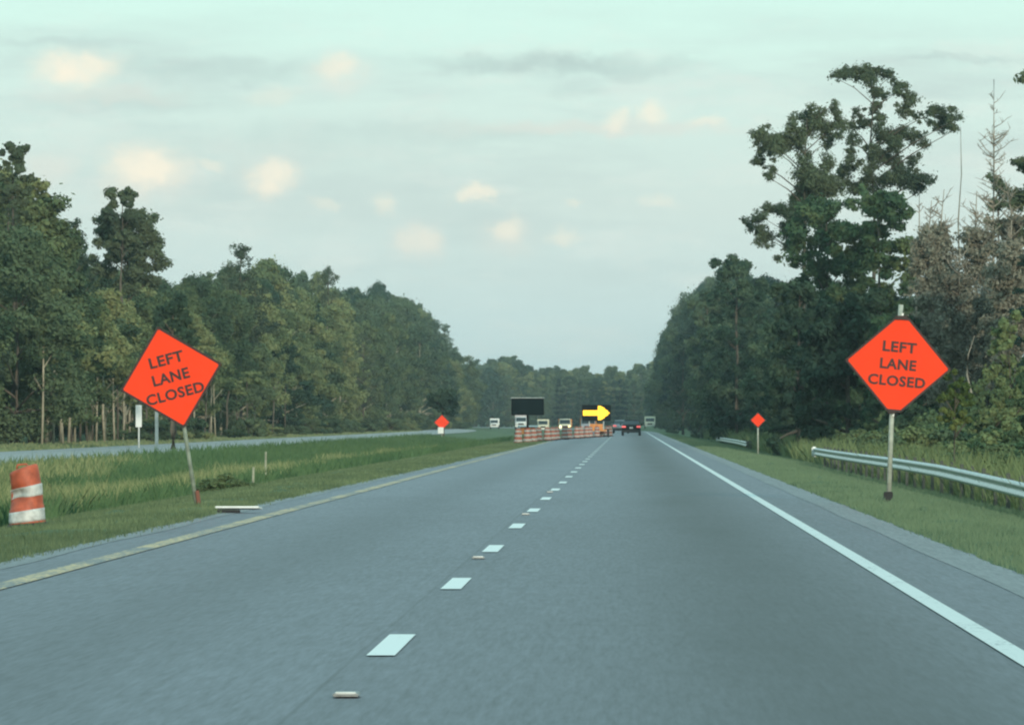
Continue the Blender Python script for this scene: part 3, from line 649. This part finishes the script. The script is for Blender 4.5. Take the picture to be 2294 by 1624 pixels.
# low brush under the left wood's far end
Yv = 330
while Yv < 1000:
    x = -30.5+rnd.uniform(-.5, .5); px = 1406+x*FOC/Yv
    if px > 660 or rnd.random() < .35:
        bush(px, Yv, 943-(rnd.uniform(1., 2.4)-EYE)*FOC/Yv, rnd.choice([M['olive'], M['green']]), 'low bush at the foot of the left wood'+(' near its far end' if px > 800 else ''), rnd.uniform(1.2, 1.8), 'bushes along the foot of the left wood')
    Yv += 7 if Yv < 500 else 13

# distant wood closing the gap
far_top = [(1000, 830), (1060, 812), (1090, 808), (1130, 798), (1160, 805), (1200, 830), (1235, 818), (1270, 812), (1310, 822), (1340, 835), (1375, 818), (1400, 830), (1440, 810), (1480, 805), (1520, 800), (1700, 800)]
ftx = [a for a, _ in far_top]; fty = [b_ for _, b_ in far_top]
for row, (Y0, stpx, hs) in enumerate([(1330, 15, .78), (1400, 15, .92), (1480, 13, 1.0), (1560, 24, .98)]):
    px = 985.+row*4
    while px < 1620:
        Yv = Y0+rnd.uniform(-25, 25)-(60 if 1250 < px < 1435 else 0); top = float(np.interp(px, ftx, fty)); h = (EYE+(943-top)*Yv/FOC)*hs*rnd.uniform(.86, 1.04)
        if row == 0 and 1250 < px < 1435: kind, leaf, kn = rnd.choice(FARP), M['dark'], 'dark evergreen'
        elif rnd.random() < .25: kind, leaf, kn = rnd.choice(FARP), M['green'], 'green conifer'
        else: kind, leaf, kn = rnd.choice(FAR), (M['olive'] if rnd.random() < .5 else M['green']), 'hazy green tree'
        x = ax(px, Yv); s = h/16
        place(kind, 'distant_tree', kn+' in the distant wood closing the road gap, '+('left part' if px < 1250 else ('middle' if px < 1435 else 'right part')), 'tree', 'trees of the distant wood', (x, Yv, 0), s*rnd.uniform(.95, 1.2), s, leaf=leaf)
        px += stpx*rnd.uniform(.8, 1.2)

# ------------------------------------------------------------ signs
def rounded_diamond(half, cut=None, rad=.06, ry=.0):
    """outline of a diamond of half-diagonal `half`; cut: flat top/bottom corners"""
    P = []
    for k, a in enumerate((90, 0, -90, -180)):
        a = math.radians(a); d = Vector((math.cos(a), math.sin(a))); p = d*half; tq = Vector((-d.y, d.x))
        if cut and k in (0, 2):
            P += [p-d*cut+tq*cut, p-d*cut-tq*cut]
        else:
            for q_ in (1, .5, 0, -.5, -1):
                dep = rad*(.414+.586*q_*q_)*.9; P.append(p-d*dep+tq*q_*rad*.7)
    return P
def flat_poly(outline, y0, y1, name):
    bm = bmesh.new(); A = [bm.verts.new((p.x, y0, p.y)) for p in outline]; B = [bm.verts.new((p.x, y1, p.y)) for p in outline]; n = len(A)
    bm.faces.new(A); bm.faces.new(B[::-1])
    for i_ in range(n): bm.faces.new((A[i_], B[i_], B[(i_+1) % n], A[(i_+1) % n]))
    bmesh.ops.recalc_face_normals(bm, faces=bm.faces); me = bpy.data.meshes.new(name); bm.to_mesh(me); bm.free(); return me
def ring_poly(o1, o2, y0, y1, name):
    bm = bmesh.new(); n = len(o1); R_ = [[bm.verts.new((p.x, y, p.y)) for p in o_] for o_ in (o1, o2) for y in (y0, y1)]
    for i_ in range(n):
        j_ = (i_+1) % n
        bm.faces.new((R_[0][i_], R_[0][j_], R_[2][j_], R_[2][i_])); bm.faces.new((R_[1][i_], R_[3][i_], R_[3][j_], R_[1][j_]))
        bm.faces.new((R_[0][i_], R_[1][i_], R_[1][j_], R_[0][j_])); bm.faces.new((R_[2][i_], R_[2][j_], R_[3][j_], R_[3][i_]))
    bmesh.ops.recalc_face_normals(bm, faces=bm.faces); me = bpy.data.meshes.new(name); bm.to_mesh(me); bm.free(); return me
def text_mesh(txt, width, height, cx, cz, y, bold=.03, name='legend'):
    cu = bpy.data.curves.new('t', 'FONT'); cu.body = txt; cu.size = 1; cu.align_x = 'LEFT'; cu.offset = bold; cu.space_character = 1.08; cu.extrude = .003; cu.resolution_u = 3
    o = bpy.data.objects.new('t', cu); COL.objects.link(o); bpy.context.view_layer.update()
    me = bpy.data.meshes.new_from_object(o.evaluated_get(bpy.context.evaluated_depsgraph_get())); bpy.data.objects.remove(o)
    n = len(me.vertices); a = np.zeros(n*3); me.vertices.foreach_get('co', a); a = a.reshape(-1, 3)
    mn, mx = a.min(0), a.max(0)
    b_ = np.stack([cx+((a[:, 0]-mn[0])/(mx[0]-mn[0])-.5)*width, y-(a[:, 2]), cz+((a[:, 1]-mn[1])/(mx[1]-mn[1])-.5)*height], 1)
    me.vertices.foreach_set('co', b_.ravel().astype(np.float32)); me.update(); me.name = name; return me
def work_sign(loc, zc, tilt, label, cut, post_pts, half=.865, txt=True, yaw=0, xc=0, pr=.042):
    e = empty('warning_sign', loc, yaw); tag(e, label, 'sign', None)
    piv = (xc, 0, zc); rot = (0, tilt, 0)
    def put(me, nm, m_):
        o = link(nm, me, m_, e); o.location = piv; o.rotation_euler = rot; return o
    o1 = rounded_diamond(half, cut); k1 = [p*(1-.018/half) for p in o1]; k2 = [p*(1-.05/half) for p in o1]
    put(flat_poly(o1, -.006, .006, 'panel'), 'panel', M['orange'])
    put(ring_poly(o1, k2, -.010, -.0065, 'border'), 'border', M['signblack'])
    if txt:
        for w_, wd, zz in (('LEFT', .56, .292), ('LANE', .60, .006), ('CLOSED', .95, -.27)):
            put(text_mesh(w_, wd, .175, 0, zz, -.0105), 'legend', M['signblack'])
    # roll-up cross braces and corner pockets behind the panel
    br = MB(); br.box((0, .014, 0), (half*1.9, .012, .03)); br.box((0, .028, 0), (.03, .012, half*1.9)); put(br.mesh('brace'), 'brace', M['galv'])
    mb = MB(); mb.tube(post_pts, [pr]*len(post_pts), 10); mb.build('post', M['post'] if pr > .04 else mat('stained_post', (.25, .29, .235), .8, nz=(6, .6, 1.2)), e)
    return e
# left sign: tilted hard
Yl = 86.; e = work_sign((ax(445, Yl), Yl, float(gz(ax(445, Yl)))), az(845, Yl)-float(gz(ax(445, Yl))), -math.radians(14.8),
    'orange LEFT LANE CLOSED diamond sign leaning steeply in the median grass', None,
    [(0, .06, -.2), (ax(412, Yl)-ax(445, Yl), .06, az(955, Yl)-0), (ax(362, Yl)-ax(445, Yl), .06, az(745, Yl))], pr=.034, half=.855, xc=ax(383, Yl)-ax(445, Yl))
MB().box((0, 0, .1), (.06, .06, .34), Matrix.Rotation(-.14, 3, 'Y'), bev=.01).build('base_sleeve', mat('rusty_sleeve', (.20, .075, .05), .8), e)
Yr = 89.; zb = float(gz(ax(1990, Yr)))
e = work_sign((ax(1990, Yr), Yr, zb), az(817, Yr)-zb, math.radians(5.3), 'upright orange LEFT LANE CLOSED diamond sign on a post in the right verge', .115,
    [(0, .07, -.2), (ax(1998, Yr)-ax(1990, Yr), .07, az(930, Yr)), (ax(2019, Yr)-ax(1990, Yr), .07, az(680, Yr))], half=.90, xc=ax(2012, Yr)-ax(1990, Yr))
MB().box((0, .02, .10), (.15, .13, .2), bev=.012).build('base_socket', M['rubber'], e)
for px, py in ((2019, 712), (1997, 922)):
    MB().box((ax(px, Yr)-ax(1990, Yr), -.02, az(py, Yr)-zb), (.2 if py < 800 else .12, .03, .07), bev=.01).build('corner_clamp', M['signblack'], e)
# two small distant ones
Yv = 470.
x = ax(990, Yv); zb = float(gz(x))
e = work_sign((x, Yv, zb), az(946, Yv)-zb, 0, 'small orange diamond sign with a white plate below, in the distant median', None, [(0, .05, -.2), (0, .05, az(930, Yv)-zb)], half=.70, txt=False)
MB().box((-.1, -.02, az(964, Yv)-zb), (.5, .02, .55), bev=.008).build('plaque', M['white'], e)
Yv = 262.; x = ax(1698, Yv); zb = float(gz(x))
work_sign((x, Yv, zb), az(941, Yv)-zb, 0, 'small distant orange diamond sign rising out of the bushes on the right verge', None, [(0, .05, -.2), (0, .05, az(930, Yv)-zb)], half=.40, txt=False)

# markers seen from behind, on the opposite road
Yv = 272.; x = ax(311, Yv); zb = float(gz(x))
e = empty('marker_post', (x, Yv, zb)); tag(e, 'slim post with a tall narrow white plate, below the tilted sign', 'road sign')
MB().cyl((0, 0, -.2), (0, 0, az(910, Yv)-zb), .05).build('post', M['galv'], e); MB().box((0, -.07, az(932, Yv)-zb), (.31, .02, 1.12), bev=.008).build('plate', M['white'], e)
Yv = 262.; x = ax(351, Yv); zb = float(gz(x))
e = empty('sign_post', (x, Yv, zb)); tag(e, 'grey metal post standing between the narrow white plate and the tilted sign post', 'post')
MB().box((0, 0, 1.1), (.16, .08, 2.6), bev=.01).build('post', M['galv'], e); MB().box((0, -.05, 2.35), (.5, .02, .5), bev=.01).build('plate', M['galv'], e)
for px, Yv, t0, lab in ((566, 128, 1046, 'short pale stake in the median weeds, nearer of two'), (594, 150, 1012, 'pale stake in the median weeds, taller of two')):
    x = ax(px, Yv); zb = float(gz(x)); mb = MB(); mb.cyl((0, 0, -.2), (.02, 0, az(t0, Yv)-zb), .035, .028, 8)
    o = mb.build('stake', mat('weathered_stake', (.34, .34, .25), .9, nz=(9, .6, 1.3))); o.location = (x, Yv, zb); tag(o, lab, 'stake')
# white board lying on the shoulder
Yv = 79.; e = empty('fallen_board', (ax(535, Yv), Yv, .03), math.radians(-4)); tag(e, 'flat white board lying at the edge of the left shoulder', 'board')
MB().box((0, 0, .045), (.64, .42, .03), Matrix.Rotation(math.radians(-4), 3, 'X'), bev=.006).build('panel', M['white'], e)
MB().box((-.12, -.2, .0), (.34, .05, .04), bev=.008).build('foot', M['rubber'], e)

# ------------------------------------------------------------ drums
M['dullorange'] = mat('dull_drum_orange', (.36, .10, .06), .7, nz=(5, .6, 1.1)); M['dullwhite'] = mat('dull_drum_white', (.42, .40, .37), .7, nz=(7, .6, 1.1))  # darker, duller drum colours for the far line
def drum(dent=False):
    mo, mw = (M['drumorange'], M['drumwhite']) if dent else (M['dullorange'], M['dullwhite'])
    e = empty('traffic_drum')
    H = .92
    def R(z): return .285-(.04 if dent else .075)*z/H - (.012 if z > .32 else 0) - (.012 if z > .62 else 0)
    def bend_v(me):
        if not dent: return
        for v in me.vertices:
            x, y, z = v.co
            d = math.exp(-((z-.5)/.11)**2-((x+.16)/.16)**2)*(1 if y < 0 else .3); v.co.y += .16*d; v.co.z += .05*d; v.co.x += .05*d
            v.co.x += .05*math.sin(z*3.2)*(z/H); v.co.z += .05*(z/H)*x/.2
    bands = [(.10, .27, 'w'), (.27, .45, 'o'), (.45, .61, 'w'), (.61, .86, 'o')] if dent else [(.12, .26, 'w'), (.26, .42, 'o'), (.42, .56, 'w'), (.56, .70, 'o'), (.70, .82, 'w'), (.82, .88, 'o')]
    prof = [(R(.02), .02)]+[(R(z), z) for z in np.arange(.06, .881, .03)]+[(R(.88)-.02, .895), (.10, H-.015), (.001, H-.01)]
    o = MB().lathe(prof).build('body', mo, e, True); bend_v(o.data)
    for a, b_, c_ in bands:
        if c_ != 'w': continue
        mb = MB(); mb.lathe([(R(z)+.004, z) for z in np.linspace(a, b_, 6)]); o = mb.build('reflective_band', mw, e, True); bend_v(o.data)
    MB().lathe([(.36, 0), (.36, .04), (.30, .075), (.28, .08)]).build('base', M['rubber'], e, True)
    h_ = MB(); h_.tube([(-.09, 0, H-.03), (-.07, 0, H+.03), (.07, 0, H+.03), (.09, 0, H-.03)], [.015]*4, 6); h_.build('handle', M['drumorange'], e)
    return e
e = drum(True); Yv = 77.; x = ax(62, Yv); e.location = (x, Yv, float(gz(x))+.0); e.rotation_euler = (0, math.radians(-5), 0); e.scale = (.93, .93, .97)
tag(e, 'battered orange and white drum with a dented side, alone in the left grass', 'traffic drum')
d0 = drum()
nd = 17; ws = ['first', 'second', 'third', 'fourth', 'fifth', 'sixth', 'seventh', 'eighth', 'ninth', 'tenth', 'eleventh', 'twelfth', 'thirteenth', 'fourteenth', 'fifteenth', 'sixteenth', 'seventeenth']
for k in range(nd):
    e = d0 if k == 0 else copy_tree(d0); t_ = k/(nd-1); Yv = 325+150*t_; x = -6.55+5.0*t_**1.15+rnd.uniform(-.12, .12)
    e.location = (x, Yv, float(gz(x)) if x < -5.9 else .01); e.rotation_euler = (0, rnd.uniform(-.03, .03), rnd.uniform(0, 6)); e.scale = (.98, .98, .98)
    tag(e, 'orange and white drum, %s from the left in the line closing the left lane' % ws[k], 'traffic drum', 'drums closing off the left lane')

# ------------------------------------------------------------ message board, arrow board
Yv = 400.; x = ax(1182, Yv); zb = float(gz(x)); e = empty('message_board', (x, Yv, zb)); tag(e, 'unlit black electronic message board on a mast at the left shoulder', 'message board')
zc = az(911, Yv)-zb
MB().box((0, 0, zc), (2.42, .22, 1.26), bev=.03).build('cabinet', M['black'], e); MB().box((0, -.125, zc), (2.2, .02, 1.06), bev=.004).build('screen', M['screen'], e)
MB().box((0, 0, zc+.66), (2.5, .34, .05), bev=.01).build('visor', M['galv'], e)
MB().cyl((0, .05, .4), (0, .05, zc-.5), .09).build('mast', M['black'], e)
tr = MB(); tr.box((0, .1, .5), (1.5, 2.0, .12), bev=.02); tr.box((0, .9, .75), (1.1, .5, .45), bev=.03); tr.build('trailer', M['yellowpaint'], e)
for s in (-1, 1): MB().cyl((s*.82, .1, .33), (s*.98, .1, .33), .32, n=18).build('wheel', M['rubber'], e)
MB().box((0, .9, 1.02), (1.5, .9, .04), Matrix.Rotation(.12, 3, 'X')).build('solar_panel', M['glass'], e)
Yv = 455.; x = ax(1336, Yv); e = empty('arrow_board', (x, Yv, 0)); tag(e, 'trailer arrow board with a lit yellow arrow pointing right', 'arrow board')
zc = az(925, Yv)
MB().box((0, 0, zc), (2.44, .1, 1.36), bev=.02).build('panel', M['black'], e)
lm = MB(); 
def lamp(px_, pz_): lm.cyl((px_, -.055, zc+pz_), (px_, -.10, zc+pz_), .082, .07, 10)
nx_ = 9
for i_ in range(9):
    for j_ in (-1, 0, 1): lamp(-1.06+i_*.145, j_*.15)
for i_ in range(7):
    hgt = .56-.56*max(0, i_-1)/5.2
    m_ = max(1, int(round(hgt*2/.15))+1)
    for j_ in range(m_): lamp(.2+i_*.14, (j_-(m_-1)/2)*.15)
lm.build('lamps', M['amber'], e)
for s in (-1, 1): MB().cyl((s*.6, .05, .45), (s*.6, .05, zc-.6), .05).build('mast', M['galv'], e)
tr = MB(); tr.box((0, .2, .55), (1.7, 2.2, .14), bev=.02); tr.box((0, .5, .85), (1.2, .8, .5), bev=.04); tr.build('trailer', M['yellowpaint'], e)
for s in (-1, 1): MB().cyl((s*.9, .2, .33), (s*1.08, .2, .33), .33, n=18).build('wheel', M['rubber'], e)

# ------------------------------------------------------------ vehicles
def wheels(e, w, ys_, r=.33):
    for s in (-1, 1):
        for yv in ys_:
            o = MB().cyl((s*(w/2-.22), yv, r), (s*(w/2-.01), yv, r), r, n=20).build('wheel', M['rubber'], e); MB().cyl((s*(w/2-.02), yv, r), (s*(w/2+.005), yv, r), r*.55, n=14).build('rim', M['silver'], o)
def sedan(name, m_, lab, lit=True):
    """faces +Y; its rear is towards the camera"""
    e = empty(name); tag(e, lab, 'car'); w = 1.80
    MB().prism([(-2.3, .28), (-2.32, .75), (-2.2, .98), (-1.5, 1.02), (1.2, .96), (2.2, .78), (2.32, .5), (2.3, .28)], -w/2, w/2, .05, [.05, .03, .08, .06, .06, .12, .1, .08]).build('body', m_, e, True)
    MB().prism([(-1.75, .98), (-1.05, 1.40), (.25, 1.42), (1.15, .96)], -w/2+.08, w/2-.08, .03, [0, .16, .16, 0]).build('cabin', M['glass'], e)
    MB().prism([(-1.1, 1.39), (-1.0, 1.43), (.2, 1.45), (.3, 1.41)], -w/2+.26, w/2-.26, .01).build('roof', m_, e)
    MB().box((0, -2.33, .42), (1.7, .1, .22), bev=.03).build('bumper', M['rubber'], e)
    for s in (-1, 1): MB().box((s*.68, -2.31, .82), (.36, .06, .15), bev=.02).build('taillight', M['taillamp'], e)
    MB().box((0, -2.34, .72), (.32, .02, .15)).build('number_plate', M['plate'], e)
    for s in (-1, 1): MB().box((s*.98, .75, 1.02), (.18, .1, .13), bev=.03).build('mirror', m_, e)
    wheels(e, w, (-1.4, 1.4)); return e
e = sedan('dark_car', M['black'], 'black car seen from behind in the open right lane'); e.location = (ax(1414, 500), 500, .005)
e = sedan('silver_car', M['silver'], 'pinkish silver car with red tail lights just ahead of the black car'); e.location = (ax(1391, 590), 590, .005)
def truck(name, m_, box_m, lab, lights=False, L=6.5, Hb=3.2, w=2.3, sc=1):
    """front towards the camera (-Y)"""
    e = empty(name); tag(e, lab, 'truck'); e.scale = (sc,)*3
    MB().prism([(-L/2, .5), (-L/2-.02, 1.25), (-L/2+.75, 1.4), (-L/2+1.15, 2.25), (-L/2+2.3, 2.3), (-L/2+2.3, .5)], -w/2+.1, w/2-.1, .05, [0, .04, .04, .14, .14, 0]).build('cab', m_, e, True)
    MB().prism([(-L/2+.78, 1.45), (-L/2+1.10, 2.14), (-L/2+1.04, 2.16), (-L/2+.70, 1.45)], -w/2+.28, w/2-.28, .005).build('windscreen', M['glass'], e)
    MB().box((0, L*.17, .5+Hb/2-.1), (w, L*.6, Hb-.9), bev=.05).build('cargo_box', box_m, e)
    MB().box((0, 0, .55), (w*.8, L*.95, .18)).build('chassis', M['rubber'], e)
    MB().box((0, -L/2-.06, .58), (w-.2, .12, .26), bev=.03).build('bumper', M['galv'], e); MB().box((0, -L/2-.03, .98), (1.0, .04, .3), bev=.01).build('grille', M['rubber'], e)
    for s in (-1, 1): MB().cyl((s*(w/2-.38), -L/2+.02, .98), (s*(w/2-.38), -L/2-.06, .98), .17 if lights else .13, n=16).build('headlight', M['headlamp'] if lights else M['plate'], e)
    for s in (-1, 1): MB().box((s*(w/2+.1), -L/2+1.1, 1.75), (.14, .08, .36), bev=.02).build('mirror', M['rubber'], e)
    wheels(e, w, (-L/2+.95, L*.3), .42); return e
truck('box_truck', M['white'], M['white'], 'white truck coming on the opposite road, left of the message board', Hb=2.6, sc=.7).location = (ax(1108, 930), 930, .0)
truck('box_truck', M['white'], M['silver'], 'pale blue-white truck seen just below the message board', sc=.85).location = (ax(1168, 820), 820, .05)
truck('work_truck', M['cream'], M['cream'], 'cream work truck parked right of the message board', Hb=2.5, sc=.68).location = (ax(1217, 720), 720, -.1)
truck('work_truck', M['cream'], M['yellowpaint'], 'work truck with two glaring yellow headlights between the message board and arrow board', True, Hb=2.3, sc=.7).location = (ax(1266, 640), 640, .0)
e = truck('work_truck', M['cream'], M['cream'], 'cream truck on the far right shoulder, right of the cars', Hb=2.6, sc=.8); e.location = (ax(1456, 900)+0, 900, .1)
e = truck('work_truck', M['silver'], M['yellowpaint'], 'orange-backed work truck standing behind the arrow board', Hb=2.2, sc=.75); e.location = (ax(1318, 560), 560, .0)

# ------------------------------------------------------------ guardrails
def guardrail(Xr, y0, y1, zf, label, step=3.81):
    e = empty('guardrail', (Xr, y0, 0)); tag(e, label, 'guardrail', 'guardrails along the right verge')
    prof = [(.0, .155), (-.02, .15), (-.075, .115), (-.08, .075), (-.015, .03), (-.01, 0), (-.015, -.03), (-.08, -.075), (-.075, -.115), (-.02, -.15), (0, -.155)]
    prof = prof+[(a+.006, b_) for a, b_ in prof[::-1]]
    Vs, Fs = [], []; n = len(prof); k = 0; yv = y0
    while yv <= y1:
        zc_ = zf(yv); xo = .25*math.sin((yv-y0)*.045)*.5
        Vs += [(xo+a, yv-y0, zc_+b_) for a, b_ in prof]
        if k: Fs += [((k-1)*n+i_, (k-1)*n+(i_+1) % n, k*n+(i_+1) % n, k*n+i_) for i_ in range(n)]
        k += 1; yv += 2.0
    link('beam', npmesh('beam', Vs, Fs, False), M['galv'], e)
    yv = y0+1
    pm = None
    while yv <= y1:
        zc_ = zf(yv); xo = .25*math.sin((yv-y0)*.045)*.5
        if pm is None: pm = MB().box((0, 0, -.35), (.08, .15, 1.15), bev=.01).mesh('post'); bm_ = MB().box((0, 0, 0), (.09, .15, .34), bev=.008).mesh('block')
        p_ = link('post', pm, M['wood'], e); p_.location = (xo+.27, yv-y0, zc_); b_ = link('block', bm_, M['wood'], e); b_.location = (xo+.10, yv-y0, zc_); yv += step
    zc_ = zf(y1); xo = .25*math.sin((y1-y0)*.045)*.5
    mb = MB(); mb.box((xo-.04, y1-y0+.05, zc_), (.2, .35, .40), bev=.04); mb.build('end_terminal', M['galv'], e); return e
guardrail(7.5, 80, 214, lambda y: float(np.interp(y, [80, 101, 131, 155, 214], [-.06, .0, .13, .155, .13])), 'long galvanised guardrail passing behind the upright sign post')
guardrail(7.5, 338, 440, lambda y: float(np.interp(y, [338, 440], [-.12, -.10])), 'distant guardrail half hidden in bushes below the small right orange sign', 7.62)

# ------------------------------------------------------------ haze
hz = MB().box((0, 1250, 20), (4500, 4400, 44)).build('haze', None); hz['kind'] = 'stuff'; tag(hz, 'thin bluish evening haze', 'haze')
m = bpy.data.materials.new('haze'); m.use_nodes = True; t = m.node_tree; t.nodes.clear()
pv = N(t, 'ShaderNodeVolumePrincipled'); pv.inputs['Color'].default_value = (.80, .92, .97, 1); pv.inputs['Density'].default_value = .00015; pv.inputs['Anisotropy'].default_value = .2
o = N(t, 'ShaderNodeOutputMaterial'); t.links.new(pv.outputs[0], o.inputs['Volume']); hz.data.materials.append(m)
